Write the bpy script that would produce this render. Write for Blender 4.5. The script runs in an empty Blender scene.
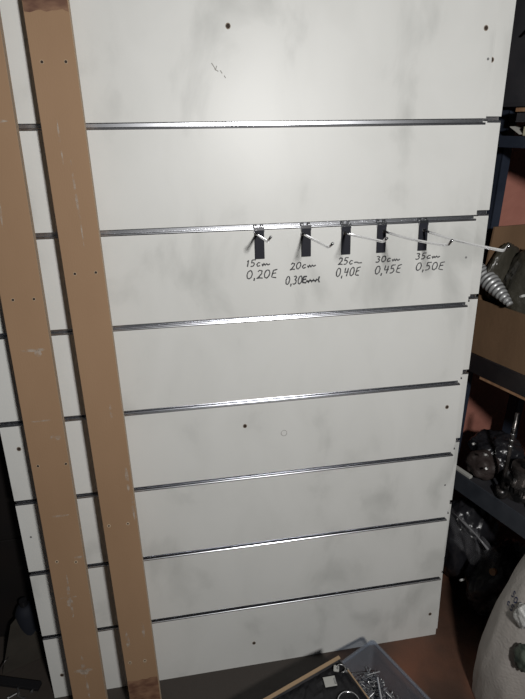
import bpy, bmesh, math, random
from mathutils import Vector, Matrix, Euler, noise
random.seed(7)
SC = bpy.context.scene
C = SC.collection

# ------------------------------------------------------------------ camera, world, light, exposure
cam_data = bpy.data.cameras.new('camera')
cam = bpy.data.objects.new('camera', cam_data); C.objects.link(cam)
Rr = Vector((0.98622752, -0.16506546, -0.01042465))
Rf = Vector((0.14660778, 0.9016431, -0.40687329))
Rd = Rf.cross(Rr)
cam.matrix_world = Matrix((( Rr.x, -Rd.x, -Rf.x, 0.4682), (Rr.y, -Rd.y, -Rf.y, -1.0864), (Rr.z, -Rd.z, -Rf.z, 1.5836), (0, 0, 0, 1)))
cam_data.sensor_fit = 'VERTICAL'; cam_data.sensor_height = 36.0
cam_data.lens = 36.0 * 517.1966 / 699.0
cam_data.clip_start = 0.02
SC.camera = cam

w = bpy.data.worlds.new('world'); SC.world = w; w.use_nodes = True
w.node_tree.nodes['Background'].inputs[0].default_value = (0.80, 0.90, 1.0, 1)
w.node_tree.nodes['Background'].inputs[1].default_value = 0.018

ld = bpy.data.lights.new('ceiling_lamp', 'AREA'); ld.shape = 'DISK'; ld.size = 0.16
ld.energy = 30; ld.color = (1.0, 0.985, 0.965)
lamp = bpy.data.objects.new('ceiling_lamp', ld); C.objects.link(lamp)
lamp.location = (0.95, -1.74, 1.98)
lamp.rotation_euler = (Vector((0.62, 0.15, 1.2)) - lamp.location).to_track_quat('-Z', 'Y').to_euler()

SC.view_settings.view_transform = 'Standard'
SC.view_settings.look = 'None'
SC.view_settings.exposure = 0.0
SC.view_settings.gamma = 1.0
SC.view_settings.use_curve_mapping = False

# ------------------------------------------------------------------ materials
def mat(name, col, rough=0.5, metal=0.0, **k):
    m = bpy.data.materials.new(name); m.use_nodes = True
    nt = m.node_tree; b = nt.nodes['Principled BSDF']
    b.inputs['Base Color'].default_value = (*col, 1)
    b.inputs['Roughness'].default_value = rough
    b.inputs['Metallic'].default_value = metal
    for kk, v in k.items():
        b.inputs[kk.replace('_', ' ')].default_value = v
    return m

def noisy(name, stops, scale=5, rough=0.5, metal=0.0, stretch=(1, 1, 1), detail=5, bump=0.0, bscale=60, rr=None, dist=0.0, spec=0.5):
    """colour ramp over object-space noise, optional bump"""
    m = mat(name, stops[0][1], rough, metal)
    nt = m.node_tree; N = nt.nodes; L = nt.links; b = N['Principled BSDF']
    b.inputs['Specular IOR Level'].default_value = spec
    tc = N.new('ShaderNodeTexCoord'); mp = N.new('ShaderNodeMapping'); mp.inputs['Scale'].default_value = stretch
    L.new(tc.outputs['Object'], mp.inputs['Vector'])
    n = N.new('ShaderNodeTexNoise'); n.inputs['Scale'].default_value = scale; n.inputs['Detail'].default_value = detail
    n.inputs['Distortion'].default_value = dist
    L.new(mp.outputs[0], n.inputs['Vector'])
    r = N.new('ShaderNodeValToRGB')
    els = r.color_ramp.elements
    while len(els) < len(stops): els.new(0.5)
    for e, (p, c) in zip(els, stops): e.position = p; e.color = (*c, 1)
    L.new(n.outputs['Fac'], r.inputs[0]); L.new(r.outputs[0], b.inputs['Base Color'])
    if rr:
        mr = N.new('ShaderNodeMapRange'); mr.inputs['To Min'].default_value = rr[0]; mr.inputs['To Max'].default_value = rr[1]
        L.new(n.outputs['Fac'], mr.inputs['Value']); L.new(mr.outputs[0], b.inputs['Roughness'])
    if bump:
        n2 = N.new('ShaderNodeTexNoise'); n2.inputs['Scale'].default_value = bscale; n2.inputs['Detail'].default_value = 4
        L.new(mp.outputs[0], n2.inputs['Vector'])
        bp = N.new('ShaderNodeBump'); bp.inputs['Strength'].default_value = bump; bp.inputs['Distance'].default_value = 0.01
        L.new(n2.outputs['Fac'], bp.inputs['Height']); L.new(bp.outputs[0], b.inputs['Normal'])
    return m

M = {}
M['panel'] = noisy('white_melamine', [(0.31, (0.585, 0.59, 0.565)), (0.45, (0.73, 0.733, 0.706)), (0.60, (0.76, 0.763, 0.737))], scale=4.0, rough=0.42, stretch=(1.6, 1, 0.9), detail=7, dist=0.4)
M['alu'] = mat('brushed_aluminium', (0.60, 0.61, 0.64), 0.27, 1.0)
M['slot'] = mat('raw_slot_edge', (0.10, 0.09, 0.08), 0.8)
M['mdf'] = noisy('raw_mdf', [(0.30, (0.315, 0.195, 0.112)), (0.7, (0.375, 0.238, 0.142))], scale=3.5, rough=0.72, stretch=(1.2, 1, 0.6), detail=6, bump=0.05, bscale=260, spec=0.3)
M['mdf_edge'] = noisy('mdf_cut_edge', [(0.3, (0.42, 0.31, 0.21)), (0.7, (0.52, 0.40, 0.29))], scale=40, rough=0.8, stretch=(1, 1, 0.1))
M['hole'] = mat('dark_screw_hole', (0.035, 0.022, 0.015), 0.8)
M['rust'] = mat('worn_hole_rim', (0.30, 0.25, 0.20), 0.8)
M['rim_tan'] = mat('frayed_mdf_rim', (0.50, 0.38, 0.26), 0.8)
M['black_plate'] = mat('black_enamel', (0.014, 0.015, 0.023), 0.6, Specular_IOR_Level=0.25)
M['chrome'] = mat('chrome', (0.78, 0.78, 0.80), 0.16, 1.0)
M['steel'] = mat('grey_steel', (0.45, 0.45, 0.45), 0.35, 0.9)
M['ink'] = mat('pencil_ink', (0.055, 0.055, 0.06), 0.7)
M['ink_faint'] = mat('pencil_ink_faint', (0.20, 0.20, 0.20), 0.7)
M['scuff'] = mat('grey_scuff', (0.38, 0.37, 0.35), 0.7)
M['stain'] = noisy('dark_wood_stain', [(0.35, (0.13, 0.058, 0.035)), (0.65, (0.27, 0.15, 0.088))], scale=26, rough=0.7, stretch=(1, 1, 2.2), detail=5)
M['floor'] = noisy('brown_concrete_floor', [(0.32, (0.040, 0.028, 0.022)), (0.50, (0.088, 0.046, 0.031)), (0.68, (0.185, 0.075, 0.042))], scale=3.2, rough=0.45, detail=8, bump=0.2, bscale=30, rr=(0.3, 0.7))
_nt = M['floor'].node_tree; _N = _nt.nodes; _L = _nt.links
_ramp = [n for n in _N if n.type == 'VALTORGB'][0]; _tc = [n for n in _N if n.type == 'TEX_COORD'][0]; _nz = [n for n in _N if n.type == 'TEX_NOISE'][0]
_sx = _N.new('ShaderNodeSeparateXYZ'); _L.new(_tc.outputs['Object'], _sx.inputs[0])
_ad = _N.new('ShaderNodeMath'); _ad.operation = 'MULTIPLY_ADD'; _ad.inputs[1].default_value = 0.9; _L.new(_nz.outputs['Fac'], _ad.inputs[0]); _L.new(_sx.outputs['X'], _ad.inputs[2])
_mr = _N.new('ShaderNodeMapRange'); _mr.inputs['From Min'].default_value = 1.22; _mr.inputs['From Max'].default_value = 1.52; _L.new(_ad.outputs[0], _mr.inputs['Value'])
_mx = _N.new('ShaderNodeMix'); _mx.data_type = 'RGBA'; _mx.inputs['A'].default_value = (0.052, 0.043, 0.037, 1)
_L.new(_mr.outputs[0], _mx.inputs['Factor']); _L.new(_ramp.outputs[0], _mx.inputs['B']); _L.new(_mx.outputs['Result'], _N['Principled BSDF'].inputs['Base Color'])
M['wall'] = noisy('reddish_plaster', [(0.35, (0.30, 0.115, 0.085)), (0.65, (0.42, 0.18, 0.135))], scale=5, rough=0.85, bump=0.3, bscale=40)
M['navy'] = noisy('dark_blue_paint', [(0.3, (0.016, 0.022, 0.036)), (0.7, (0.028, 0.036, 0.055))], scale=12, rough=0.5)
M['black_steel'] = noisy('black_steel_paint', [(0.3, (0.010, 0.009, 0.011)), (0.7, (0.022, 0.017, 0.017))], scale=14, rough=0.5)
M['slate'] = noisy('slate_paint', [(0.3, (0.030, 0.035, 0.045)), (0.7, (0.055, 0.062, 0.075))], scale=14, rough=0.5)
M['chip'] = noisy('chipboard', [(0.3, (0.24, 0.125, 0.065)), (0.7, (0.40, 0.23, 0.13))], scale=60, rough=0.8)
M['card'] = noisy('brown_cardboard', [(0.3, (0.135, 0.078, 0.040)), (0.7, (0.19, 0.112, 0.060))], scale=7, rough=0.85, stretch=(1, 1, 0.4), bump=0.1, bscale=50)
M['card_edge'] = mat('cardboard_edge', (0.40, 0.28, 0.17), 0.9)
M['card_dark'] = noisy('dark_printed_cardboard', [(0.3, (0.035, 0.036, 0.042)), (0.7, (0.075, 0.072, 0.075))], scale=20, rough=0.8)
def film(name, col, rough, alpha=1.0, bump=0.5):
    m = noisy(name, [(0.3, tuple(c*0.7 for c in col)), (0.7, col)], scale=10, rough=rough, bump=bump, bscale=22, spec=0.6)
    return m
M['bag'] = film('black_plastic_film', (0.020, 0.020, 0.024), 0.30)
M['bag_olive'] = film('dark_olive_film', (0.060, 0.055, 0.042), 0.35)
M['black'] = mat('matt_black', (0.008, 0.008, 0.010), 0.6)
M['blackgloss'] = mat('black_plastic', (0.012, 0.012, 0.014), 0.3)
M['cabinet'] = noisy('black_cabinet_paint', [(0.3, (0.004, 0.004, 0.005)), (0.7, (0.010, 0.007, 0.006))], scale=5, rough=0.6)
M['charcoal'] = noisy('charcoal_cloth', [(0.3, (0.022, 0.022, 0.027)), (0.7, (0.038, 0.037, 0.042))], scale=18, rough=0.7)
M['browncloth'] = noisy('dark_brown_cloth', [(0.3, (0.030, 0.022, 0.020)), (0.7, (0.050, 0.036, 0.033))], scale=25, rough=0.6, bump=0.3)
M['hose'] = mat('silver_hose_skin', (0.42, 0.43, 0.43), 0.38, 0.35)
M['hose_groove'] = mat('hose_groove_grey', (0.16, 0.16, 0.165), 0.5, 0.3)
M['paper'] = mat('off_white_paper', (0.42, 0.41, 0.38), 0.8)
M['cream'] = mat('cream_plastic', (0.50, 0.46, 0.33), 0.5)
M['label'] = mat('pale_label', (0.48, 0.48, 0.45), 0.6)
M['orange'] = mat('orange_plastic', (0.14, 0.055, 0.012), 0.5)
M['blueprint'] = mat('blue_ink', (0.035, 0.045, 0.11), 0.7)
M['green'] = noisy('green_print', [(0.4, (0.025, 0.035, 0.028)), (0.6, (0.09, 0.11, 0.085))], scale=40, rough=0.6)
M['film_white'] = mat('crumpled_white_plastic', (0.55, 0.55, 0.53), 0.35)
M['blue_plastic'] = mat('blue_plastic', (0.005, 0.007, 0.014), 0.8)
# woven sack cloth
M['sack'] = noisy('woven_sack', [(0.3, (0.36, 0.33, 0.30)), (0.7, (0.45, 0.42, 0.39))], scale=5, rough=0.55, bump=0.25, bscale=120)
# translucent bin plastic
m = mat('translucent_plastic', (0.42, 0.44, 0.48), 0.28, 0.0); nt = m.node_tree
b = nt.nodes['Principled BSDF']; tr = nt.nodes.new('ShaderNodeBsdfTransparent'); mx = nt.nodes.new('ShaderNodeMixShader')
tr.inputs[0].default_value = (0.80, 0.84, 0.90, 1); mx.inputs[0].default_value = 0.22
nt.links.new(tr.outputs[0], mx.inputs[1]); nt.links.new(b.outputs[0], mx.inputs[2]); nt.links.new(mx.outputs[0], nt.nodes['Material Output'].inputs[0])
M['bin'] = m
# thin cloudy film
m = mat('cloudy_film', (0.30, 0.30, 0.32), 0.2, 0.0); nt = m.node_tree
b = nt.nodes['Principled BSDF']; tr = nt.nodes.new('ShaderNodeBsdfTransparent'); mx = nt.nodes.new('ShaderNodeMixShader')
mx.inputs[0].default_value = 0.22
nt.links.new(tr.outputs[0], mx.inputs[1]); nt.links.new(b.outputs[0], mx.inputs[2]); nt.links.new(mx.outputs[0], nt.nodes['Material Output'].inputs[0])
M['cloudy'] = m
M['cloudy_fold'] = mat('film_fold_grey', (0.22, 0.22, 0.23), 0.25)
# chalky rub marks: soft, partly see-through
m = noisy('white_rub_mark', [(0.3, (0.55, 0.46, 0.38)), (0.7, (0.66, 0.60, 0.52))], scale=40, rough=0.9); nt = m.node_tree
b = nt.nodes['Principled BSDF']; tr = nt.nodes.new('ShaderNodeBsdfTransparent'); mx = nt.nodes.new('ShaderNodeMixShader')
nz = nt.nodes.new('ShaderNodeTexNoise'); nz.inputs['Scale'].default_value = 55; nz.inputs['Detail'].default_value = 4
tc = nt.nodes.new('ShaderNodeTexCoord'); nt.links.new(tc.outputs['Object'], nz.inputs['Vector'])
mr = nt.nodes.new('ShaderNodeMapRange'); mr.inputs['From Min'].default_value = 0.42; mr.inputs['From Max'].default_value = 0.62; mr.inputs['To Max'].default_value = 0.55
nt.links.new(nz.outputs['Fac'], mr.inputs['Value']); nt.links.new(mr.outputs[0], mx.inputs[0])
nt.links.new(tr.outputs[0], mx.inputs[1]); nt.links.new(b.outputs[0], mx.inputs[2]); nt.links.new(mx.outputs[0], nt.nodes['Material Output'].inputs[0])
M['rub'] = m

# ------------------------------------------------------------------ helpers
def obj(name, bm, m, parent=None, smooth=False, recalc=True):
    if recalc: bmesh.ops.recalc_face_normals(bm, faces=bm.faces)
    me = bpy.data.meshes.new(name); bm.to_mesh(me); bm.free()
    if smooth:
        for p in me.polygons: p.use_smooth = True
    o = bpy.data.objects.new(name, me); C.objects.link(o)
    for x in (m if isinstance(m, (list, tuple)) else [m]): me.materials.append(x)
    if parent: o.parent = parent
    return o
def tag(o, label=None, cat=None, group=None, kind=None):
    if label: o['label'] = label
    if cat: o['category'] = cat
    if group: o['group'] = group
    if kind: o['kind'] = kind
    return o
def thing(name, label, cat, mw=None, group=None):
    o = bpy.data.objects.new(name, None); C.objects.link(o); o.empty_display_size = 0.05
    if mw is not None: o.matrix_world = mw
    return tag(o, label, cat, group)
def box(bm, x0, x1, y0, y1, z0, z1, bev=0.0, mi=0):
    r = bmesh.ops.create_cube(bm, size=1)
    for v in r['verts']:
        v.co = Vector(((x0+x1)/2 + v.co.x*(x1-x0), (y0+y1)/2 + v.co.y*(y1-y0), (z0+z1)/2 + v.co.z*(z1-z0)))
    fs = set(f for v in r['verts'] for f in v.link_faces)
    for f in fs: f.material_index = mi
    if bev:
        es = list(set(e for v in r['verts'] for e in v.link_edges))
        bmesh.ops.bevel(bm, geom=es, offset=bev, segments=2, profile=0.6, affect='EDGES')
    return bm
def tube(bm, pts, r, seg=12, radii=None, cap=True, mi=0):
    pts = [Vector(p) for p in pts]; n = len(pts); rings = []
    up = None
    for i, p in enumerate(pts):
        t = (pts[min(i+1, n-1)] - pts[max(i-1, 0)]).normalized()
        if up is None:
            up = Vector((0, 0, 1)) if abs(t.z) < 0.9 else Vector((1, 0, 0))
        a = (up - t*up.dot(t)).normalized(); bb = t.cross(a); up = a
        rr = radii[i] if radii else r
        rings.append([bm.verts.new(p + (a*math.cos(2*math.pi*k/seg) + bb*math.sin(2*math.pi*k/seg))*rr) for k in range(seg)])
    for i in range(n-1):
        for k in range(seg):
            f = bm.faces.new((rings[i][k], rings[i][(k+1) % seg], rings[i+1][(k+1) % seg], rings[i+1][k])); f.material_index = mi
    if cap:
        bm.faces.new(rings[0][::-1]).material_index = mi; bm.faces.new(rings[-1]).material_index = mi
    return bm
def extrude_profile(bm, prof, x0, x1, mi=0):
    """prof: list of (y,z) closed, extruded along x"""
    A = [bm.verts.new((x0, y, z)) for y, z in prof]; B = [bm.verts.new((x1, y, z)) for y, z in prof]
    n = len(prof)
    for i in range(n):
        bm.faces.new((A[i], A[(i+1) % n], B[(i+1) % n], B[i])).material_index = mi
    bm.faces.new(A[::-1]).material_index = mi; bm.faces.new(B).material_index = mi
    return bm
def disc(bm, c, nrm, r, seg=14, rz=1.0, th=0.0004, mi=0):
    """small disc lying in the x-z plane of the panel frame, facing -y"""
    c = Vector(c)
    A = [bm.verts.new(c + Vector((r*math.cos(2*math.pi*k/seg), 0, r*rz*math.sin(2*math.pi*k/seg)))) for k in range(seg)]
    B = [bm.verts.new(v.co + Vector((0, -th, 0))) for v in A]
    for k in range(seg): bm.faces.new((A[k], A[(k+1) % seg], B[(k+1) % seg], B[k])).material_index = mi
    bm.faces.new(B).material_index = mi
def ribbon(bm, pts, wd, yo=0.0, mi=0):
    """flat pen stroke in the x-z plane at y = yo, with thin depth"""
    pts = [Vector((p[0], yo, p[1])) for p in pts]
    L, Rr_ = [], []
    n = len(pts)
    for i, p in enumerate(pts):
        t = (pts[min(i+1, n-1)] - pts[max(i-1, 0)])
        if t.length < 1e-9: t = Vector((1, 0, 0))
        t.normalize(); s = Vector((-t.z, 0, t.x)) * wd/2 * (0.75 + 0.4*random.random())
        L.append(bm.verts.new(p + s)); Rr_.append(bm.verts.new(p - s))
    for i in range(n-1):
        bm.faces.new((L[i], L[i+1], Rr_[i+1], Rr_[i])).material_index = mi
def lump(name, m, c, rad, amp=0.25, fr=2.0, seed=0, sub=5, crinkle=0.0, parent=None, floor=None, cf=9.0):
    bm = bmesh.new(); bmesh.ops.create_icosphere(bm, subdivisions=sub, radius=1)
    off = Vector((seed*3.7, seed*1.3, seed*5.1))
    for v in bm.verts:
        d = v.co.normalized()
        k = 1 + amp*noise.noise(d*fr + off)
        if crinkle:
            k += crinkle*(1-abs(noise.noise(d*cf + off))*3) * 0.5 + crinkle*0.6*noise.noise(d*cf*2.3 + off)
        v.co = Vector((c[0] + d.x*rad[0]*k, c[1] + d.y*rad[1]*k, c[2] + d.z*rad[2]*k))
        if floor is not None and v.co.z < floor: v.co.z = floor
    return obj(name, bm, m, parent, smooth=True)

# ------------------------------------------------------------------ the room
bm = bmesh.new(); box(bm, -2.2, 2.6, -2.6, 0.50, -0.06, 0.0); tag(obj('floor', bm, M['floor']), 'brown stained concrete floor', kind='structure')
bm = bmesh.new(); box(bm, -2.2, 2.6, 0.42, 0.50, 0.0, 2.7); tag(obj('wall_back', bm, M['wall']), 'reddish plaster wall behind the rack', kind='structure')

# ------------------------------------------------------------------ slatwall panels (local frame: x along, -y out of the face, z up the panel)
LEAN = math.radians(6)
def panel_matrix(lean, base=(0, 0, 0), roll=0.0):
    return Matrix.Translation(base) @ Matrix.Rotation(-lean, 4, 'X') @ Matrix.Rotation(roll, 4, 'Y')
PM = panel_matrix(LEAN)
VB, SP, NG, PH = 0.2326, 0.225, 7, 2.36
def slatwall(name, label, width, mw, ngroove=NG, inset=0.0, drop=0.0):
    root = thing(name, label, 'wall panel', mw)
    T = 0.018
    prof = [(T, -drop), (0.0, -drop)]                        # (y,z) y=0 face, y=T back
    for j in range(ngroove):
        z = VB + j*SP
        prof += [(0.0, z-0.0062), (0.0062, z-0.0062), (0.0062, z-0.0085), (0.0115, z-0.0085), (0.0115, z+0.0125), (0.0062, z+0.0125), (0.0062, z+0.0062), (0.0, z+0.0062)]
    prof += [(0.0, PH), (T, PH)]
    bm = bmesh.new(); extrude_profile(bm, prof, 0.0, width)
    obj('board', bm, M['panel'], root)
    for j in range(ngroove):
        z = VB + j*SP
        # J-shaped aluminium liner: rounded lower lip, floor, back wall, short top lip
        q = []
        for k in range(7):                                # outer rounded nose
            a = math.pi/2*k/6
            q.append((0.0026 - 0.0040*math.cos(math.pi/2 - a)*1.0, z-0.0080 + 0.0052*(1-math.cos(a))))
        q = [(-0.0002, z-0.0085), (-0.0012, z-0.0080), (-0.0019, z-0.0070), (-0.0022, z-0.0056), (-0.0019, z-0.0044), (-0.0011, z-0.0033), (0.0003, z-0.0028),
             (0.0066, z-0.0028), (0.0066, z-0.0072), (0.0108, z-0.0072), (0.0108, z+0.0118), (0.0114, z+0.0118), (0.0114, z-0.0083), (0.0061, z-0.0083), (0.0061, z-0.0060), (-0.0002, z-0.0060)]
        bm = bmesh.new(); extrude_profile(bm, q, 0.0005, width-0.0008-inset)
        o = obj('slot_liner', bm, M['alu'], root)
        o['label'] = 'shiny aluminium slot strip'
    return root

def hole_mark(root, u, v, r=0.0042, rim=True, m=None, yo=-0.0002):
    bm = bmesh.new()
    if rim: disc(bm, (u, yo, v), None, r*1.35, rz=1.1, th=0.0003, mi=1)
    disc(bm, (u, yo-0.0003, v), None, r, rz=1.05, th=0.0003, mi=0)
    o = obj('screw_hole', bm, [m or M['hole'], M['rust']], root)
    return o

front = slatwall('slatwall', 'large white slatwall panel at the front of the stack, with handwritten prices', 1.2215, PM)
for (u, v) in [(0.609, 1.774), (1.1998, 1.7778), (0.6092, 0.8384), (1.1884, 0.8352), (0.6088, 0.0882), (1.1948, 0.0906), (0.0357, 0.8368), (0.0327, 0.0845)]:
    hole_mark(front, u, v)
for (u, v) in [(1.212, 1.715), (1.2049, 0.5779), (0.0229, 0.5746), (1.2035, 1.2575)]:
    hole_mark(front, u, v, r=0.0028, rim=False, m=M['ink_faint'])
# chipped scuff marks
bm = bmesh.new()
for pts in ([(0.570, 1.704), (0.575, 1.697), (0.578, 1.690)], [(0.581, 1.699), (0.578, 1.691), (0.584, 1.688)], [(0.588, 1.690), (0.592, 1.684)], [(0.596, 1.680), (0.599, 1.675)]):
    ribbon(bm, pts, 0.0022, yo=-0.0004)
obj('scuff_mark', bm, M['scuff'], front)
bm = bmesh.new()
ribbon(bm, [(0.7152 + 0.008*math.cos(a/12*2*math.pi), 0.8058 + 0.0085*math.sin(a/12*2*math.pi)) for a in range(13)], 0.0016, yo=-0.0004)
obj('ring_mark', bm, M['scuff'], front)

# the two sheets stacked behind it, peeking out on the right
second = slatwall('slatwall', 'middle white slatwall panel, thin strip showing right of the front one', 1.216, PM @ Matrix.Translation((0.0215, 0.0192, 0.0095)), drop=0.011)
hole_mark(second, 1.2335-0.0215, 1.7078)
third = slatwall('slatwall', 'rearmost white slatwall panel, outermost strip with dark notches at the right edge', 1.232,
                 panel_matrix(math.radians(4.6), (0.036, 0.078, 0.0)) @ Matrix.Translation((0, 0, 0.014)) @ Matrix.Rotation(math.radians(0.65), 4, 'Y'), drop=0.0135)

# ------------------------------------------------------------------ handwriting on the front panel
G = {
 '0': [[(.5, 1), (.2, .85), (.05, .5), (.15, .12), (.45, 0), (.8, .2), (.92, .6), (.75, .92), (.5, 1)]],
 '1': [[(.25, .75), (.55, 1), (.45, 0)]],
 '2': [[(.1, .8), (.35, 1), (.75, .9), (.75, .6), (.4, .25), (.0, .0), (.5, .08), (1, .02)]],
 '3': [[(.1, .95), (.5, 1), (.8, .85), (.45, .55), (.8, .4), (.7, .1), (.3, 0), (0, .12)]],
 '4': [[(.2, 1), (.1, .45), (.9, .5)], [(.75, .95), (.6, 0)]],
 '5': [[(.25, 1), (.15, .55), (.6, .6), (.8, .35), (.55, .05), (.05, .02)], [(.25, 1), (.95, 1)]],
 ',': [[(.5, .1), (.35, -.25)]],
 'c': [[(.8, .5), (.4, .55), (.1, .25), (.35, 0), (.85, .1)]],
 'm': [[(0, .35), (.12, .0), (.25, .38), (.42, .05), (.55, .35), (.75, .1), (1, .28)]],
 '-': [[(0, .25), (.3, .3), (.6, .15), (1, .18)]],
 'E': [[(.95, 1), (.3, .9), (.1, .1), (.9, .0)], [(.15, .5), (.8, .58)]],
}
def hand(text, p0, p1, h, slant=0.25, wd=0.0030, bold=None):
    """text laid from p0 (bottom left) to p1 (bottom right) in panel coordinates"""
    p0 = Vector(p0); p1 = Vector(p1); d = p1 - p0
    W = {'m': 1.7, '-': 1.7, ',': .35, ' ': .35, '1': .7}
    tot = sum(W.get(c, 1.0) + 0.18 for c in text) - 0.18
    unit = d.length / tot; dx = d.normalized(); x = 0
    bm = bmesh.new()
    for ch in text:
        cw = W.get(ch, 1.0)
        for s in G.get(ch, []):
            pts = []
            for k in range(len(s)-1):
                for q in range(3):
                    f = q/3; pts.append((s[k][0]*(1-f)+s[k+1][0]*f, s[k][1]*(1-f)+s[k+1][1]*f))
            pts.append(s[-1])
            w_ = [(p0.x + dx.x*(x + a*cw)*unit + slant*b_*h*0.6 + random.uniform(-.0003, .0003), p0.y + dx.y*(x + a*cw)*unit + b_*h + random.uniform(-.0003, .0003)) for a, b_ in pts]
            ribbon(bm, w_, wd, yo=-0.0005)
        x += cw + 0.18
    return bm
def price(lines, label, extra=None):
    bmj = bmesh.new()
    for (t, a, b_, h) in lines:
        t_ = hand(t, a, b_, h); me = bpy.data.meshes.new('t'); t_.to_mesh(me); t_.free(); bmj.from_mesh(me); bpy.data.meshes.remove(me)
    if extra:
        for pts in extra: ribbon(bmj, pts, 0.0042, yo=-0.0006)
    o = obj('handwritten_price', bmj, M['ink'], front, recalc=False)
    o['label'] = label
price([('15cm', (.628, 1.2631), (.687, 1.2636), .0160), ('0,20E', (.6275, 1.2335), (.7035, 1.233), .0205)], 'handwritten 15 cm, 0,20 E')
price([('20cm', (.737, 1.2499), (.802, 1.2545), .0165), ('0,30', (.7245, 1.2140), (.7665, 1.2135), .0205)], 'handwritten 20 cm, 0,30 Euro, partly scribbled over',
      extra=[[(.771, 1.231), (.768, 1.217)], [(.771, 1.231), (.780, 1.232)], [(.7695, 1.224), (.778, 1.225)], [(.768, 1.217), (.778, 1.216)], [(.779, 1.222), (.784, 1.216), (.788, 1.224), (.792, 1.217), (.797, 1.2235), (.801, 1.217), (.806, 1.224)],
             [(.778, 1.219), (.790, 1.2205), (.802, 1.220)], [(.812, 1.230), (.809, 1.221), (.812, 1.215)]])
price([('25c-', (.8596, 1.2565), (.921, 1.2555), .0170), ('0,40E', (.8535, 1.2265), (.916, 1.2265), .0215)], 'handwritten 25 cm, 0,40 E')
price([('30cm', (.9575, 1.2570), (1.022, 1.2580), .0150), ('0,45E', (.956, 1.2270), (1.026, 1.2280), .0205)], 'handwritten 30 cm, 0,45 E')
price([('35cm', (1.064, 1.2590), (1.130, 1.2600), .0150), ('0,50E', (1.066, 1.2305), (1.143, 1.2290), .0200)], 'handwritten 35 cm, 0,50 E')

# ------------------------------------------------------------------ hooks in the second slot from the top
def hook(u, base, elbow, tip, label, bracket_shine=False):
    """all coordinates (u, v, w) in the panel frame, w = distance out of the face"""
    P = lambda q: Vector((q[0]-u, -q[2], q[1]-1.355))
    root = thing('slatwall_hook', label, 'hook', PM @ Matrix.Translation((u, 0, 1.355)), 'price-marked display hooks')
    bm = bmesh.new(); box(bm, -0.0115, 0.0115, -0.0048, -0.0024, -0.0735, -0.006, bev=0.0006)
    obj('back_plate', bm, M['black_plate'], root)
    bm = bmesh.new()
    box(bm, -0.0125, 0.0125, -0.0046, -0.0026, -0.0105, 0.0012, bev=0.0004)
    for s in (-1, 1):
        box(bm, s*0.008-0.0032, s*0.008+0.0032, -0.0035, 0.0052, 0.0000, 0.0022, bev=0.0004)
        box(bm, s*0.008-0.0032, s*0.008+0.0032, 0.0036, 0.0052, 0.0, 0.0075, bev=0.0004)
    o = obj('slot_bracket', bm, M['chrome'], root); o['label'] = 'chrome top bracket'
    b0, e, t = P(base), P(elbow), P(tip)
    d = (e-b0).normalized()
    sag = Vector((0, 0, -0.004 if (e-b0).length > 0.28 else 0.0))
    pts = [b0]
    for k in range(1, 8): f = k/8; pts.append(b0.lerp(e, f) + sag*math.sin(math.pi*f))
    pts += [e - d*0.006, e - d*0.0025 + (t-e)*0.08, e + (t-e)*0.22, e + (t-e)*0.6, t]
    bm = bmesh.new(); tube(bm, pts, 0.0029, seg=12)
    o = obj('peg', bm, M['chrome'], root, smooth=True); o['label'] = 'long chrome wire peg with upturned tip'
    bm = bmesh.new(); tube(bm, [b0 + Vector((0, 0.0015, 0)), b0 + d*0.004], 0.0048, seg=12)
    obj('weld_collar', bm, M['chrome'], root, smooth=True)
hook(0.6625, (.6560, 1.3400, .004), (.6556, 1.3391, .1562), (.6612, 1.3504, .1682), 'shortest price hook, far left of the row, above 15 cm')
hook(0.7775, (.7690, 1.3362, .004), (.7745, 1.3268, .2056), (.7799, 1.3369, .2176), 'chrome peg hook on black plate, second from left, above 20 cm')
hook(0.8780, (.8740, 1.3336, .004), (.8716, 1.3394, .2560), (.8740, 1.3477, .2680), 'chrome peg hook on black plate, middle of the row, above 25 cm')
hook(0.9695, (.9742, 1.3342, .004), (.9821, 1.3324, .3058), (.9839, 1.3440, .3178), 'chrome peg hook on black plate, fourth from left, above 30 cm')
hook(1.0790, (1.0795, 1.3322, .004), (1.0701, 1.3237, .3559), (1.0709, 1.3356, .3679), 'longest price hook, far right of the row, reaching past the panel edge')

# ------------------------------------------------------------------ the two MDF boards leaning on the panel
def lean_board(ub, wb, ut, wt, vt, width, label, holes, extra=None, T=0.021):
    vb = -wb*math.tan(LEAN) + 0.0005
    A = Vector((ub, -wb, vb)); B = Vector((ut, -wt, vt))
    z = (B-A).normalized(); x = Vector((1, 0, 0)); x = (x - z*x.dot(z)).normalized(); y = z.cross(x)
    L = Matrix(((x.x, y.x, z.x, A.x), (x.y, y.y, z.y, A.y), (x.z, y.z, z.z, A.z), (0, 0, 0, 1)))
    root = thing('mdf_board', label, 'board', PM @ L)
    ln = (B-A).length
    bm = bmesh.new(); box(bm, 0, width, 0, T, 0.0012, ln, bev=0.0012)
    for f in bm.faces:
        if abs(f.normal.x) > 0.7: f.material_index = 1
    o = obj('plank', bm, [M['mdf'], M['mdf_edge']], root)
    for (u, v, kind) in holes:
        bm = bmesh.new()
        disc(bm, (u, -0.0002, v), None, 0.0046 if kind else 0.0038, mi=1)
        disc(bm, (u, -0.0006, v), None, 0.0022 if kind else 0.0028, mi=0)
        obj('screw_hole', bm, [M['hole'], M['rim_tan']], root)
    return root, ln
rb, ln = lean_board(0.238, 0.112, 0.2075, 0.040, 2.15, 0.0845, 'raw brown MDF board leaning on the panel, right one of the two',
    [(0.0201, 1.7058, 0), (0.0652, 1.7058, 0), (0.0228, 1.291, 0), (0.0671, 1.291, 0), (0.0143, 0.655, 1), (0.061, 0.654, 1), (0.0151, 0.216, 1), (0.0556, 0.215, 1)])
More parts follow.
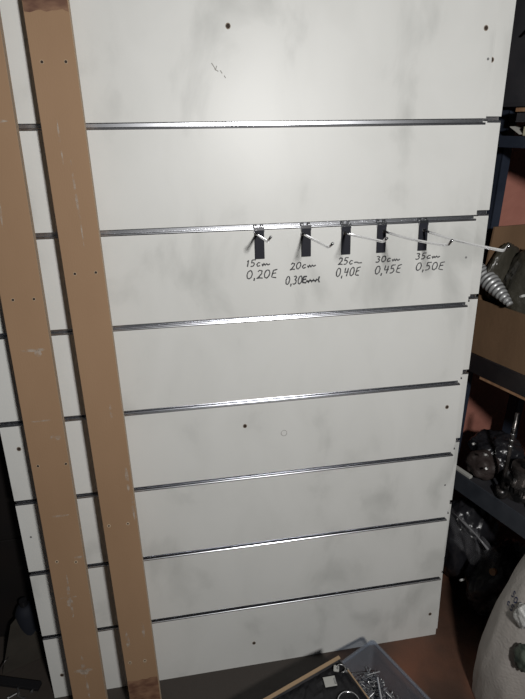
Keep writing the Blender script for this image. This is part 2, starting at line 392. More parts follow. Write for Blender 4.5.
for (z0, z1) in ((0.0, 0.152), (1.794, 1.86)):
    bm = bmesh.new(); n = 16
    for k in range(n):   # ragged-edged stain, skin thin
        xa, xb = 0.0013 + 0.0818*k/n, 0.0013 + 0.0818*(k+1)/n
        ja, jb = [0.005*noise.noise(Vector((xx*90, z0*9, 3.3))) for xx in (xa, xb)]
        za, zb = (z0 + 0.003, z0 + 0.003) if z0 == 0 else (z0+ja, z0+jb)
        ta, tb = (z1+ja, z1+jb) if z0 == 0 else (z1, z1)
        bm.faces.new([bm.verts.new(p) for p in ((xa, -0.0004, za), (xb, -0.0004, zb), (xb, -0.0004, tb), (xa, -0.0004, ta))])
    o = obj('dark_stain', bm, M['stain'], rb); o['label'] = 'dark reddish brown stain'
lb, ln2 = lean_board(0.0875, 0.112, 0.078, 0.040, 2.15, 0.0870, 'raw brown MDF board with chalky marks leaning on the panel, left one of the two',
    [(0.0248, 1.242, 0), (0.0681, 1.241, 0), (0.0159, 0.841, 0), (0.0796, 0.839, 0), (0.0206, 0.570, 1), (0.066, 0.562, 1)])
def rub(root, x, z, rx, rz, seed=0):
    bm = bmesh.new(); n = 22
    bm.faces.new([bm.verts.new((x + rx*math.cos(2*math.pi*k/n)*(1+.35*noise.noise(Vector((k*.9, seed, 1)))), -0.0005, z + rz*math.sin(2*math.pi*k/n)*(1+.35*noise.noise(Vector((k*.9, seed, 7)))))) for k in range(n)])
    obj('rub_mark', bm, M['rub'], root)
for a in [(.036, .470, .004, .034), (.035, .440, .008, .012), (.037, .415, .003, .022), (.038, .500, .002, .03), (.034, .458, .020, .003), (.041, .228, .005, .036), (.041, .216, .026, .006), (.042, .212, .012, .012), (.043, .15, .003, .03), (.074, .575, .010, .004), (.046, .70, .022, .003), (.050, 1.126, .028, .004), (.058, 1.118, .008, .008), (.066, .91, .012, .008), (.046, .955, .036, .002), (.050, 1.60, .024, .003), (.030, 1.44, .003, .04)]:
    rub(lb, *a, seed=a[1]*10)
for a in [(.048, 1.47, .0025, .05), (.050, 1.40, .0015, .06), (.074, .78, .004, .035), (.079, .70, .003, .04), (.0151, .216, .006, .007), (.0556, .215, .005, .007), (.018, .29, .005, .03), (.062, .32, .004, .025), (.032, 1.56, .002, .04), (.058, .96, .003, .02)]:
    rub(rb, *a, seed=a[1]*10)

# ------------------------------------------------------------------ steel rack on the right (local x = into the rack, y = along to the far end, z up)
th = math.radians(20)
RM = Matrix.Translation((1.36, 0.15, 0)) @ Matrix.Rotation(th, 4, 'Z')
rack = thing('shelving_rack', 'dark blue steel shelving rack standing right of the slatwall panels', 'shelf rack', RM)
NEAR, FAR, DEP = -0.86, 0.155, 0.27
for (s, t) in ((0.045, 0.128), (DEP-0.035, 0.05), (0.045, NEAR), (DEP-0.035, NEAR)):
    bm = bmesh.new(); wd_ = 0.075 if t > 0.1 else 0.036
    box(bm, s, s+0.036, t, t+0.003, 0, 2.15); box(bm, s, s+0.003, t, t+wd_, 0, 2.15)
    obj('post', bm, M['navy'], rack)
def shelf(z, h, m, edge=None):
    bm = bmesh.new()
    box(bm, 0.0, 0.004, NEAR-0.02, 0.111, z-h, z, bev=0.001)
    box(bm, 0.004, 0.022, NEAR-0.02, 0.111, z-h, z-h+0.004)
    box(bm, DEP-0.006, DEP-0.002, NEAR-0.02, 0.03, z-h, z)
    obj('shelf_beam', bm, m, rack)
    bm = bmesh.new(); box(bm, 0.0045, DEP-0.007, NEAR-0.02, 0.045, z-0.012, z-0.0005)
    obj('shelf_board', bm, M['charcoal'], rack)
    if edge:
        bm = bmesh.new(); box(bm, 0.002, DEP-0.01, NEAR-0.02, 0.045, z-h-0.010, z-h-0.0005)
        o = obj('chipboard_sheet', bm, M['chip'], rack); o['label'] = 'chipboard edge below the beam'
shelf(1.5375, 0.028, M['navy'])
shelf(0.922, 0.060, M['black_steel'], edge=True)
shelf(0.492, 0.070, M['slate'])

def on_rack(name, label, cat, s, t, z, group=None, rz=0.0):
    return thing(name, label, cat, RM @ Matrix.Translation((s, t, z)) @ Matrix.Rotation(rz, 4, 'Z'), group)

# open cardboard box on the middle shelf
cb = on_rack('cardboard_box', 'open brown cardboard box on the middle shelf of the rack', 'box', 0.006, -0.33, 0.9225)
bl, bw, bh, bt = 0.43, 0.245, 0.168, 0.005
bm = bmesh.new(); box(bm, 0, bw, 0, bl, 0, bt)
box(bm, 0, bt, 0, bl, bt, bh); box(bm, bw-bt, bw, 0, bl, bt, bh); box(bm, bt, bw-bt, 0, bt, bt, bh); box(bm, bt, bw-bt, bl-bt, bl, bt, bh)
obj('carton', bm, M['card'], cb)
bm = bmesh.new()
q = [(0.0, bl, bh), (bw, bl, bh), (bw-0.01, bl+0.002, bh+0.20), (0.01, bl-0.004, bh+0.212)]
A = [bm.verts.new(p) for p in q]; B = [bm.verts.new((p[0], p[1]-bt, p[2])) for p in q]
bm.faces.new(A); bm.faces.new(B[::-1])
for k in range(4): bm.faces.new((A[k], A[(k+1) % 4], B[(k+1) % 4], B[k]))
obj('end_flap', bm, M['card'], cb)
bm = bmesh.new()
q = [(bw, 0, bh), (bw, bl-0.01, bh), (bw+0.02, bl-0.02, bh+0.12), (bw+0.02, 0.02, bh+0.12)]
A = [bm.verts.new(p) for p in q]; B = [bm.verts.new((p[0]-bt, p[1], p[2])) for p in q]
bm.faces.new(A); bm.faces.new(B[::-1])
for k in range(4): bm.faces.new((A[k], A[(k+1) % 4], B[(k+1) % 4], B[k]))
obj('side_flap', bm, M['card'], cb)
# bag inside the box
def rack_lump(name, label, cat, m, s, t, z, rad, **k):
    o = lump(name, m, (0, 0, 0), rad, **k); o.matrix_world = RM @ Matrix.Translation((s, t, z)); return tag(o, label, cat)
rack_lump('plastic_bag', 'large dark olive plastic bag bulging out of the open cardboard box', 'bag', M['bag_olive'], 0.108, 0.000, 1.105, (0.092, 0.092, 0.150), amp=0.10, seed=3, crinkle=0.05)
rack_lump('plastic_bag', 'black glossy plastic bag at the near side of the cardboard box, beside the silver hose', 'bag', M['bag'], 0.125, -0.175, 1.08, (0.095, 0.080, 0.085), amp=0.25, seed=5, crinkle=0.10)
rack_lump('plastic_bag', 'dark olive plastic bag pressed flat against the cardboard end flap, behind the silver hose', 'bag', M['bag_olive'], 0.065, 0.074, 1.165, (0.072, 0.022, 0.088), amp=0.10, seed=41, crinkle=0.04)
# corrugated silver hose lying over the box rim
hz = on_rack('flexible_hose', 'ribbed silver flexible hose end lying over the rim of the cardboard box', 'hose', 0.0, 0.0, 0.0)
bm = bmesh.new(); P0, P1 = Vector((0.012, 0.20, 1.195)), Vector((-0.012, -0.018, 1.112))
pts, rad = [], []
N_ = 19
for k in range(N_*6+1):
    f = k/(N_*6); p = P0.lerp(P1, f) + Vector((0, 0, 0.012*math.sin(math.pi*f)))
    base = 0.0255*(1 - 0.66*max(0, (f-0.62)/0.38)**1.3)
    pts.append(p); rad.append(base*(1.0 + 0.055*math.cos(f*N_*2*math.pi)))
tube(bm, pts, 0.03, seg=24, radii=rad)
for f in bm.faces:
    c = f.calc_center_median(); d_ = (P1-P0); g = (c-P0).dot(d_)/d_.dot(d_)
    if math.cos(g*N_*2*math.pi) < -0.25: f.material_index = 1
obj('ribbed_tube', bm, [M['hose'], M['hose_groove']], hz, smooth=True)

# upper shelf: chipboard plank, dark crate, papers, cream box
t = on_rack('chipboard_plank', 'orange-brown chipboard plank lying across the items on the top shelf', 'plank', 0.0, -0.30, 1.594)
bm = bmesh.new(); box(bm, -0.004, 0.20, 0, 0.375, 0, 0.009, bev=0.0008); obj('board', bm, M['chip'], t)
t = on_rack('storage_crate', 'dark grey plastic crate lying on its side under the chipboard plank', 'crate', 0.02, -0.30, 1.5376)
bm = bmesh.new(); box(bm, 0.0, 0.20, 0.0, 0.10, 0, 0.056, bev=0.004); obj('crate_body', bm, M['charcoal'], t)
bm = bmesh.new(); box(bm, -0.003, 0.0, 0.02, 0.08, 0.035, 0.042, bev=0.001); obj('rim', bm, M['charcoal'], t)
t = on_rack('dark_beam', 'dark grey metal bar just beneath the chipboard plank', 'bar', 0.004, -0.195, 1.574)
bm = bmesh.new(); box(bm, 0.0, 0.03, 0, 0.27, 0, 0.0195, bev=0.001); box(bm, 0.0, 0.004, 0, 0.27, -0.004, 0.0, ); obj('bar', bm, M['charcoal'], t)
t = on_rack('cream_carton', 'small cream carton on the top shelf under the dark bar', 'box', 0.016, -0.02, 1.5378)
bm = bmesh.new(); box(bm, 0, 0.05, 0, 0.078, 0, 0.022, bev=0.002); obj('carton', bm, M['cream'], t)
bm = bmesh.new(); box(bm, 0.004, 0.046, 0.004, 0.074, 0.0221, 0.0235); obj('lid', bm, M['cream'], t)
o = rack_lump('crumpled_rag', 'crumpled dark rag on the top shelf at the far end', 'cloth', M['browncloth'], 0.09, 0.082, 1.552, (0.05, 0.022, 0.014), amp=0.4, seed=8, crinkle=0.08)
o = on_rack('paper_strip', 'thin pale paper strip poking out past the rag on the top shelf', 'paper', 0.012, 0.068, 1.545)
bm = bmesh.new(); box(bm, -0.004, 0.03, -0.008, 0.028, 0, 0.0015); bmesh.ops.rotate(bm, cent=(0, 0, 0), matrix=Matrix.Rotation(0.5, 3, 'X'), verts=bm.verts); obj('sheet', bm, M['paper'], o)
# dark grey case standing on the plank with paper corners
t = on_rack('equipment_case', 'tall dark grey case standing on the chipboard plank', 'case', 0.02, -0.28, 1.6036)
bm = bmesh.new(); box(bm, 0, 0.17, 0, 0.46, 0, 0.30, bev=0.012); obj('case_body', bm, M['charcoal'], t)
bm = bmesh.new(); box(bm, -0.003, 0.0, 0.01, 0.34, 0.135, 0.140); obj('seam', bm, M['black'], t)
for lab, (tt, zz, s_, r_) in (('pale paper corner sticking out low on the dark grey case', (0.050, 1.627, 0.022, 0.5)), ('pale paper corner sticking out high on the dark grey case', (0.060, 1.735, 0.022, 0.2))):
    t = on_rack('paper_sheet', lab, 'paper', 0.014, tt, zz)
    bm = bmesh.new(); q = [(0, 0.012, -0.006), (0, -0.05, -0.012), (0, -0.05, 0.040), (0, -0.018, 0.022)]
    A = [bm.verts.new(p) for p in q]; B = [bm.verts.new((p[0]+0.002, p[1], p[2])) for p in q]
    bm.faces.new(A); bm.faces.new(B[::-1])
    for k in range(4): bm.faces.new((A[k], A[(k+1) % 4], B[(k+1) % 4], B[k]))
    obj('sheet', bm, M['paper'], t)
t = on_rack('metal_rod', 'short bright metal rod slanting above the upper paper corner', 'rod', 0.0, 0.0, 0.0)
bm = bmesh.new(); tube(bm, [(0.008, 0.095, 1.765), (0.006, 0.05, 1.80)], 0.0028, seg=8); obj('rod', bm, M['steel'], t, smooth=True)

# lower shelf: bags, cloth cover, machine parts, threaded rod
rack_lump('plastic_bag', 'black plastic bag heaped on the lower shelf behind the brown cloth', 'bag', M['bag'], 0.135, 0.03, 0.545, (0.080, 0.08, 0.070), amp=0.25, seed=11, crinkle=0.10)
rack_lump('cloth_bundle', 'dark brown cloth bundle lying on the lower shelf', 'cloth', M['browncloth'], 0.060, 0.018, 0.533, (0.050, 0.055, 0.048), amp=0.2, seed=12, crinkle=0.03)
t = on_rack('paper_sheet', 'narrow pale paper strip on the edge of the lower shelf', 'paper', 0.004, 0.015, 0.4935)
bm = bmesh.new(); box(bm, -0.002, 0.012, 0, 0.075, 0, 0.010, bev=0.002); obj('sheet', bm, M['label'], t)
def gear(bm, z0, z1, r, teeth=0, rin=0.0, cx=0, cy=0, seg=36):
    n = teeth*4 if teeth else seg
    def rr(k): return r*(0.90 if teeth and (k % 4) < 2 else 1.0)
    lo = [bm.verts.new((cx+rr(k)*math.cos(2*math.pi*k/n), cy+rr(k)*math.sin(2*math.pi*k/n), z0)) for k in range(n)]
    hi = [bm.verts.new((cx+rr(k)*math.cos(2*math.pi*k/n), cy+rr(k)*math.sin(2*math.pi*k/n), z1)) for k in range(n)]
    ih = [bm.verts.new((cx+rin*math.cos(2*math.pi*k/n), cy+rin*math.sin(2*math.pi*k/n), z1)) for k in range(n)]
    il = [bm.verts.new((cx+rin*math.cos(2*math.pi*k/n), cy+rin*math.sin(2*math.pi*k/n), z0)) for k in range(n)]
    for k in range(n):
        j = (k+1) % n
        bm.faces.new((lo[k], lo[j], hi[j], hi[k])); bm.faces.new((hi[k], hi[j], ih[j], ih[k])); bm.faces.new((ih[k], ih[j], il[j], il[k])); bm.faces.new((il[k], il[j], lo[j], lo[k]))
M['oily'] = noisy('oily_steel', [(0.4, (0.035, 0.035, 0.036)), (0.6, (0.22, 0.20, 0.19))], scale=22, rough=0.3, metal=0.8, detail=3)
t = on_rack('gear_hub', 'oily steel gear hub with stacked rings on the lower shelf', 'machine part', 0.090, -0.110, 0.4925)
bm = bmesh.new(); gear(bm, 0, 0.02, 0.058, rin=0.02); gear(bm, 0.045, 0.06, 0.056, rin=0.02); obj('flange', bm, M['oily'], t)
bm = bmesh.new(); gear(bm, 0.02, 0.045, 0.050, teeth=22, rin=0.02); obj('toothed_ring', bm, M['oily'], t)
bm = bmesh.new(); gear(bm, 0.06, 0.085, 0.036, rin=0.018); gear(bm, 0.085, 0.10, 0.042, rin=0.018); obj('hub', bm, M['oily'], t)
for k in range(6):
    bm = bmesh.new(); a = k*math.pi/3; gear(bm, 0.0601, 0.068, 0.006, cx=0.046*math.cos(a), cy=0.046*math.sin(a), seg=6, rin=0.001); obj('bolt', bm, M['steel'], t)
t = on_rack('threaded_shaft', 'upright shaft with shiny beaded rings standing by the gear hub', 'machine part', 0.022, -0.088, 0.4925)
bm = bmesh.new(); tube(bm, [(0, 0, 0), (0.0, 0.002, 0.17), (0.0, 0.004, 0.30)], 0.006, seg=12); gear(bm, 0, 0.03, 0.018, rin=0.004); obj('shaft', bm, M['oily'], t, smooth=True)
for k in range(5):
    bm = bmesh.new(); bmesh.ops.create_uvsphere(bm, u_segments=14, v_segments=8, radius=0.0085 - 0.0006*k)
    for v in bm.verts: v.co.z = v.co.z*0.8 + 0.185 + k*0.021; v.co.y += 0.0035
    obj('ring', bm, M['steel'], t, smooth=True)
for k, (s, tt, z, r, lab) in enumerate([(0.05, -0.205, 0.4925, 0.034, 'small dark cog lying near the gear hub, toward the camera'), (0.19, -0.09, 0.4925, 0.045, 'dark cog lying behind the beaded shaft')]):
    t = on_rack('cog_wheel', lab, 'machine part', s, tt, z)
    bm = bmesh.new(); gear(bm, 0, 0.03, r, teeth=14, rin=0.01); obj('toothed_wheel', bm, M['oily'], t)
    bm = bmesh.new(); gear(bm, 0.03, 0.075, r*0.45, rin=0.008); obj('hub', bm, M['oily'], t)

# bags and film under the lower shelf and on the floor beneath
rack_lump('plastic_bag', 'large black glossy plastic bag stuffed under the lower shelf, farthest from the camera', 'bag', M['bag'], 0.085, 0.045, 0.178, (0.115, 0.095, 0.180), amp=0.15, seed=21, crinkle=0.07)
rack_lump('plastic_bag', 'black glossy plastic bag sagging over the floor in front of the rack', 'bag', M['bag'], 0.070, -0.118, 0.142, (0.13, 0.078, 0.145), amp=0.2, seed=22, crinkle=0.08)
rack_lump('plastic_bag', 'black plastic bag under the lower shelf beside the white sack', 'bag', M['bag'], 0.15, -0.285, 0.20, (0.12, 0.085, 0.185), amp=0.25, seed=24, crinkle=0.10)
o = on_rack('plastic_film', 'crinkled clear film lying along the black bags below the lower shelf', 'plastic film', 0.0, 0.0, 0.0)
bm = bmesh.new()
g = [[None]*12 for _ in range(26)]
for i in range(26):
    for j in range(12):
        f, h = i/25, j/11
        p = Vector((-0.014 - 0.012*noise.noise(Vector((f*8, h*4, 2))), 0.055 - 0.20*f + 0.02*noise.noise(Vector((f*5, h*3, 9))), 0.36 - 0.04*f - 0.13*h + 0.018*noise.noise(Vector((f*9, h*5, 4)))))
        g[i][j] = bm.verts.new(p)
for i in range(25):
    for j in range(11): bm.faces.new((g[i][j], g[i+1][j], g[i+1][j+1], g[i][j+1]))
f_ = obj('film_sheet', bm, M['cloudy'], o, smooth=True)
bm = bmesh.new(); tube(bm, [(-0.024, 0.035, 0.352), (-0.026, -0.02, 0.345), (-0.028, -0.075, 0.335), (-0.028, -0.118, 0.318)], 0.003, seg=8, radii=[.001, .005, .002, .0045]); obj('film_fold', bm, M['cloudy_fold'], o, smooth=True)
t = on_rack('bottle_cap', 'small orange plastic cap caught between the black bags', 'cap', -0.048, -0.165, 0.278)
bm = bmesh.new(); tube(bm, [(0, 0, 0), (-0.012, 0, 0.005)], 0.011, seg=18); obj('cap_top', bm, M['orange'], t)
# small foil scraps
for k, (s, tt, z, ln_, a, lab) in enumerate([(-0.082, -0.083, 0.183, 0.036, 0.9, 'bright silvery foil scrap on the black bag under the lower shelf'), (-0.004, 0.020, 0.632, 0.02, 0.5, 'shiny scrap on the black bag of the lower shelf, nearest the panel edge'), (-0.006, -0.030, 0.622, 0.02, 0.1, 'shiny scrap on the black bag above the brown cloth'), (-0.004, -0.040, 0.575, 0.018, 0.8, 'shiny scrap at the front of the brown cloth'), (0.02, -0.03, 1.135, 0.035, 0.5, 'shiny fold of plastic by the tip of the silver hose')]):
    t = on_rack('foil_scrap', lab, 'foil', s, tt, z)
    bm = bmesh.new(); r_ = []
    for i in range(6):
        f = i/5 - .5; ww = 0.0032*(1-abs(f)*1.4) + 0.0006
        c_ = Vector((0.003*math.sin(f*9), -f*ln_*math.cos(a), f*ln_*math.sin(a)))
        r_.append((bm.verts.new(c_ + Vector((0, ww*math.sin(a), ww*math.cos(a)))), bm.verts.new(c_ + Vector((0.003, 0, 0))), bm.verts.new(c_ - Vector((0, ww*math.sin(a), ww*math.cos(a))))))
    for i in range(5):
        for j in range(2): bm.faces.new((r_[i][j], r_[i+1][j], r_[i+1][j+1], r_[i][j+1]))
        bm.faces.new((r_[i][0], r_[i][2], r_[i+1][2], r_[i+1][0]))
    obj('foil', bm, M['film_white'], t, recalc=False)

# ------------------------------------------------------------------ white sack at the right
SX, SY = 1.35, -0.22
def sack_r(a, h):
    base = 0.12*(1 - 0.10*(1-h)**3) * (1 - 0.20*h**2.6)
    k = 1 + 0.05*noise.noise(Vector((math.cos(a)*1.5, math.sin(a)*1.5, h*2.2))) + 0.035*noise.noise(Vector((math.cos(a)*4, math.sin(a)*4, h*5+4)))
    return base*k
def sack_pt(a, h, off=0.0):
    r = sack_r(a, h) + off
    return Vector((SX + r*math.cos(a) + 0.06*h*h, SY + r*math.sin(a)*0.9, 0.50*h + 0.008*math.sin(a*3)*h))
sk = thing('woven_sack', 'full off-white woven sack with blue print standing at the right edge', 'sack', Matrix.Identity(4))
bm = bmesh.new(); na, nh = 96, 64
g = [[bm.verts.new(sack_pt(2*math.pi*i/na, j/(nh-1))) for i in range(na)] for j in range(nh)]
for j in range(nh-1):
    for i in range(na): bm.faces.new((g[j][i], g[j][(i+1) % na], g[j+1][(i+1) % na], g[j+1][i]))
bm.faces.new(g[0][::-1])
top = bm.verts.new(Vector((SX+0.06, SY, 0.53)))
for i in range(na): bm.faces.new((g[-1][i], g[-1][(i+1) % na], top))
obj('sack_cloth', bm, M['sack'], sk, smooth=True)
SACK_A = math.radians(170)
def sack_stroke(bm, pts, wd=0.006):
    L_ = []
    for i, (a, h) in enumerate(pts):
        p = sack_pt(a, h, 0.0012); q = pts[min(i+1, len(pts)-1)]; q0 = pts[max(i-1, 0)]
        da, dh = (q[0]-q0[0])*0.2, (q[1]-q0[1])*0.56
        n_ = math.hypot(da, dh) or 1; ox, oz = -dh/n_*wd/2/0.2, da/n_*wd/2/0.56
        L_.append((bm.verts.new(sack_pt(a+ox, h+oz, 0.0012)), bm.verts.new(sack_pt(a-ox, h-oz, 0.0012))))
    for i in range(len(L_)-1): bm.faces.new((L_[i][0], L_[i+1][0], L_[i+1][1], L_[i][1]))
bm = bmesh.new()
for row, (chs, ha) in enumerate((('502', 0.800), ('c5', 0.745))):
    for k, ch in enumerate(chs):
        for s in G[ch]:
            sack_stroke(bm, [(SACK_A + (k + x*0.7)*0.16, ha + y*0.036) for x, y in s], 0.0042)
o = obj('blue_print', bm, M['blueprint'], sk, recalc=False); o['label'] = 'worn blue printed characters'
o = lump('plastic_wrapper', M['film_white'], (1.283, -0.262, 0.395), (0.018, 0.022, 0.034), amp=0.3, seed=31, crinkle=0.10)
tag(o, 'crumpled white plastic wrapper lying against the woven sack', 'wrapper')
o = lump('printed_packet', M['green'], (1.276, -0.300, 0.290), (0.016, 0.022, 0.042), amp=0.25, seed=32, crinkle=0.08)
tag(o, 'dark green printed packet below the white wrapper', 'packet')

# ------------------------------------------------------------------ open box with black contents (bottom centre)
def frame2(o, ax, z=0.0):
    ax = Vector((*ax, 0)).normalized(); ay = Vector((-ax.y, ax.x, 0))
    return Matrix(((ax.x, ay.x, 0, o[0]), (ax.y, ay.y, 0, o[1]), (0, 0, 1, z), (0, 0, 0, 1)))
BM = frame2((0.836, -0.130), (-0.942, -0.334), 0.1235)     # local x: along far rim to the left, local y: toward the camera
BH = 0.0415
cbx = thing('cardboard_tray', 'shallow dark cardboard box with pale torn rim beside the plastic bin', 'box', BM)
bl, bw = 0.34, 0.24
bm = bmesh.new(); T = 0.006
box(bm, 0, bl, 0, bw, 0.001, T); box(bm, 0, bl, 0, T, T, BH-0.002); box(bm, 0, bl, bw-T, bw, T, BH-0.002); box(bm, 0, T*0.6, T, bw-T, T, BH-0.004); box(bm, bl-T, bl, T, bw-T, T, BH-0.002)
obj('tray_wall', bm, M['card_dark'], cbx)
bm = bmesh.new(); box(bm, -0.001, bl, -0.0012, 0.0085, BH-0.002, BH+0.0015, bev=0.0006)
o = obj('far_rim', bm, M['card_edge'], cbx); o['label'] = 'pale cardboard rim'
bm = bmesh.new(); box(bm, -0.0005, 0.0030, 0.045, bw, BH-0.004, BH-0.001)
o = obj('side_rim', bm, M['card_edge'], cbx); o['label'] = 'thin pale side rim'
# black sheet contents just under the rim
bm = bmesh.new(); n1, n2 = 36, 24
g = [[bm.verts.new((0.005 + (bl-0.012)*i/n1, 0.0075 + (bw-0.015)*j/n2, 0.024 + 0.004*noise.noise(Vector((i*.25, j*.3, 1))) + 0.004*noise.noise(Vector((i*.7, j*.7, 5))))) for j in range(n2+1)] for i in range(n1+1)]
for i in range(n1):
    for j in range(n2): bm.faces.new((g[i][j], g[i+1][j], g[i+1][j+1], g[i][j+1]))
r = bmesh.ops.extrude_face_region(bm, geom=bm.faces[:])
for v in r['geom']:
    if isinstance(v, bmesh.types.BMVert): v.co.z = 0.0065
o = obj('plastic_sheet', bm, M['black'], None); o.matrix_world = BM; tag(o, 'matt black packing sheet filling the shallow cardboard box', 'plastic sheet')
def on_tray(name, label, cat, x, y, z, rz=0, rx=0.0, group=None):
    return thing(name, label, cat, BM @ Matrix.Translation((x, y, z)) @ Matrix.Rotation(rz, 4, 'Z') @ Matrix.Rotation(rx, 4, 'X'), group)
t = on_tray('price_tag', 'pale blank square tag on the black sheet in the cardboard box', 'tag', 0.054, 0.039, 0.0305, rz=-0.34)
bm = bmesh.new(); box(bm, -0.012, 0.022, -0.008, 0.020, 0, 0.0025, bev=0.001); obj('card', bm, M['label'], t)
bm = bmesh.new(); box(bm, -0.011, -0.006, 0.0, 0.016, 0.0025, 0.005, bev=0.001); obj('clip', bm, M['steel'], t)
t = on_tray('metal_clip', 'grey metal spring clip beside the blank tag', 'clip', 0.014, 0.032, 0.0315, rz=0.9)
bm = bmesh.new(); pts = [(0.010*math.cos(a*.6), 0.012*math.sin(a*.6), 0.004 + 0.001*a) for a in range(10)]; tube(bm, pts, 0.0018, seg=8); obj('coil', bm, M['steel'], t, smooth=True)
bm = bmesh.new(); box(bm, -0.008, 0.010, -0.022, -0.006, 0.002, 0.008, bev=0.003); obj('jaw', bm, M['label'], t)
bm = bmesh.new(); box(bm, -0.005, 0.007, 0.010, 0.022, 0.0, 0.006, bev=0.002); obj('lever', bm, M['steel'], t)
t = on_tray('wire_loop', 'bright chrome wire loop on the black sheet at the bottom edge', 'wire', 0.052, 0.118, 0.033)
bm = bmesh.new(); tube(bm, [(0.030*math.cos(a), -0.030*math.sin(a), 0.003*math.sin(a)) for a in [math.pi*k/14 for k in range(-2, 17)]], 0.0026, seg=10); obj('wire', bm, M['chrome'], t, smooth=True)

# ------------------------------------------------------------------ translucent bin with screws
NM = frame2((0.966, -0.066), (-0.907, -0.421))
NH = 0.12
bn = thing('plastic_bin', 'translucent plastic bin full of screws in front of the panel foot', 'bin', NM)
L1, L2 = 0.32, 0.33
def ring(bm, inset, z, x1=L1, y1=L2, seg=5, r=0.012):
    out = []
    for (cx, cy, a0) in ((inset+r, inset+r, math.pi), (x1-inset-r, inset+r, 1.5*math.pi), (x1-inset-r, y1-inset-r, 0), (inset+r, y1-inset-r, .5*math.pi)):
        for k in range(seg): a = a0 + .5*math.pi*k/(seg-1); out.append(bm.verts.new((cx + r*math.cos(a), cy + r*math.sin(a), z)))
    return out
bm = bmesh.new()
rs = [ring(bm, 0.012, 0.0015), ring(bm, 0.003, NH-0.006), ring(bm, 0.0, NH-0.005), ring(bm, 0.0, NH), ring(bm, 0.006, NH), ring(bm, 0.0145, 0.004)]
for a, b_ in zip(rs[:-1], rs[1:]):
    n = len(a)
    for k in range(n): bm.faces.new((a[k], a[(k+1) % n], b_[(k+1) % n], b_[k]))
bm.faces.new(rs[0][::-1]); bm.faces.new(rs[-1])
obj('tub', bm, M['bin'], bn, smooth=False)
bm = bmesh.new(); ra = ring(bm, -0.0015, NH-0.003); rb_ = ring(bm, -0.0015, NH+0.0025); rc = ring(bm, 0.007, NH+0.0025); rd = ring(bm, 0.007, NH-0.003)
for a, b_ in ((ra, rb_), (rb_, rc), (rc, rd), (rd, ra)):
    n = len(a)
    for k in range(n): bm.faces.new((a[k], a[(k+1) % n], b_[(k+1) % n], b_[k]))
obj('rim', bm, M['bin'], bn)
# screws
def screw_proto():
    root = thing('screw', 'small dark screw in the jumble inside the translucent bin', 'screw', NM, 'screws in the bin')
    bm = bmesh.new(); tube(bm, [(0, 0, 0), (0, 0, 0.02), (0, 0, 0.026)], 0.0016, seg=8, radii=[0.0016, 0.0016, 0.0004]); obj('shank', bm, M['steel'], root)
    bm = bmesh.new(); tube(bm, [(0, 0, -0.0028), (0, 0, -0.001), (0, 0, 0.0)], 0.004, seg=10, radii=[0.0022, 0.0042, 0.0042]); obj('head', bm, M['steel'], root)
    return root
def dup(root, mw, label=None):
    r = root.copy(); C.objects.link(r); r.matrix_world = mw
    if label: r['label'] = label
    for ch in list(root.children):
        c = ch.copy(); C.objects.link(c); c.parent = r
    return r
sp = screw_proto()
for k in range(170):
    x = random.uniform(0.024, 0.135); y = random.uniform(0.026, 0.22); z = 0.010 + 0.034*random.random()
    mw = NM @ Matrix.Translation((x, y, z)) @ Euler((math.pi/2 + random.uniform(-.35, .35), 0, random.uniform(0, 6.28)), 'XYZ').to_matrix().to_4x4() @ Matrix.Translation((0, 0, -0.012)) @ Matrix.Scale(random.uniform(0.8, 1.1), 4)
    if k == 0: sp.matrix_world = mw
    else: dup(sp, mw)
for k, (x, y, z, rz, rx, ln_, r_, lab) in enumerate([
    (0.050, 0.062, 0.052, 2.2, 0.25, 0.060, 0.0032, 'bright steel pin lying upright along the screws in the bin'),
    (0.060, 0.098, 0.054, 0.95, 0.05, 0.075, 0.0050, 'thick shiny chrome pin lying lowest on the screws in the bin'),
    (0.070, 0.024, 0.052, 2.9, 0.45, 0.062, 0.0018, 'thin dark pin leaning at the left of the bin'),
    (0.040, 0.045, 0.050, -0.4, 0.1, 0.050, 0.0018, 'thin grey pin lying across the far end of the screws')]):
    t = thing('steel_pin', lab, 'pin', NM @ Matrix.Translation((x, y, z)) @ Matrix.Rotation(rz, 4, 'Z') @ Matrix.Rotation(rx, 4, 'Y'))
    bm = bmesh.new(); tube(bm, [(-ln_/2, 0, 0), (ln_/2, 0, 0)], r_, seg=12); obj('shaft', bm, M['chrome'] if k < 2 else M['steel'], t, smooth=False)
    bm = bmesh.new(); tube(bm, [(ln_/2, 0, 0), (ln_/2+0.003, 0, 0)], r_*1.6, seg=12); obj('head', bm, M['steel'], t)

# ------------------------------------------------------------------ dark clutter at the left
t = thing('added_dark_cabinet', 'added black cabinet keeping the background left of the panels dark', 'cabinet', Matrix.Translation((-0.80, 0.235, 0)))  # added dark object: covers the lit wall so the left side stays black
bm = bmesh.new(); box(bm, 0, 0.77, 0.006, 0.17, 0.0, 1.25, bev=0.004); obj('cabinet_body', bm, M['cabinet'], t)
for k in range(3):
    bm = bmesh.new(); box(bm, 0.02, 0.75, 0.0, 0.0055, 0.03+k*0.40, 0.415+k*0.40, bev=0.002); d_ = obj('drawer', bm, M['cabinet'], t)
    bm = bmesh.new(); box(bm, 0.30, 0.47, -0.012, -0.001, 0.33+k*0.40, 0.345+k*0.40, bev=0.003); obj('handle', bm, M['blackgloss'], d_)
t = thing('cardboard_sheet', 'dark brown folded cardboard sheet leaning by the left panel edge', 'cardboard', Matrix.Translation((-0.105, 0.125, 0.0)) @ Matrix.Rotation(0.35, 4, 'Z') @ Matrix.Rotation(-0.30, 4, 'X'))
bm = bmesh.new(); q = [(-0.075, 0.003), (0.085, 0.003), (0.035, 0.115), (0.0, 0.165), (-0.02, 0.15)]
A = [bm.verts.new((x, 0, z)) for x, z in q]; B = [bm.verts.new((x, 0.005, z)) for x, z in q]
bm.faces.new(A); bm.faces.new(B[::-1])
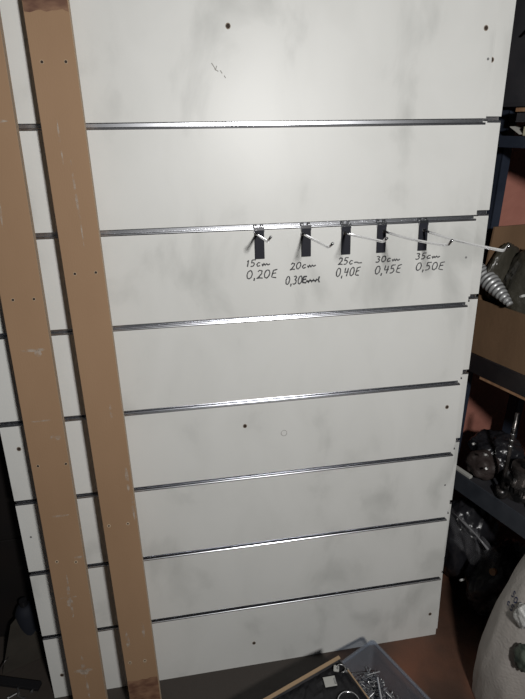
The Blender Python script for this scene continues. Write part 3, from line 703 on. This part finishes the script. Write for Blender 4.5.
for k in range(5): bm.faces.new((A[k], A[(k+1) % 5], B[(k+1) % 5], B[k]))
M['card_dk'] = noisy('grimy_cardboard', [(0.3, (0.022, 0.018, 0.013)), (0.7, (0.042, 0.035, 0.027))], scale=12, rough=0.85)
obj('sheet', bm, M['card_dk'], t)
t = thing('blue_canister', 'dark blue plastic canister behind the folded cardboard', 'canister', Matrix.Translation((-0.098, 0.190, 0.0)) @ Matrix.Scale(0.85, 4))
bm = bmesh.new(); tube(bm, [(0, 0, 0.002), (0, 0, 0.01), (0, 0, 0.19), (0, 0, 0.215), (0, 0, 0.222)], 0.04, seg=24, radii=[0.036, 0.038, 0.038, 0.026, 0.014]); obj('canister_body', bm, M['blue_plastic'], t, smooth=True)
bm = bmesh.new(); tube(bm, [(0, 0, 0.222), (0, 0, 0.245)], 0.014, seg=18); obj('cap', bm, M['blackgloss'], t)
t = thing('metal_bar', 'flat black metal bar lying on the floor at the left', 'bar', Matrix.Translation((-0.155, 0.072, 0.0)) @ Matrix.Rotation(-0.30, 4, 'Z'))
bm = bmesh.new(); box(bm, -0.12, 0.11, -0.012, 0.012, 0.001, 0.014, bev=0.001); obj('bar', bm, M['black'], t)
t = thing('metal_rod', 'thin grey rod lying slanted against the cardboard at the left', 'rod', Matrix.Identity(4))
bm = bmesh.new(); tube(bm, [(-0.185, 0.10, 0.018), (-0.155, 0.125, 0.05)], 0.0022, seg=8); obj('rod', bm, M['oily'], t, smooth=True)
for k, (x, y, a, lab) in enumerate([(-0.135, 0.022, 0.5, 'small shiny bolt on the floor at the lower left corner, leftmost'), (-0.112, 0.035, 1.9, 'small shiny bolt on the floor at the lower left corner, next to the leftmost'), (-0.092, 0.012, 2.6, 'small shiny bolt on the floor at the lower left, third from the left'), (-0.072, 0.030, 1.2, 'small shiny bolt on the floor closest to the panel foot')]):
    t = thing('bolt', lab, 'bolt', Matrix.Translation((x, y, 0.0045)) @ Matrix.Rotation(a, 4, 'Z'))
    bm = bmesh.new(); tube(bm, [(0, 0, 0), (0.022, 0, -0.001)], 0.0026, seg=10); obj('shank', bm, M['steel'], t)
    bm = bmesh.new(); tube(bm, [(-0.004, 0, 0), (0, 0, 0)], 0.0045, seg=6); obj('head', bm, M['steel'], t)
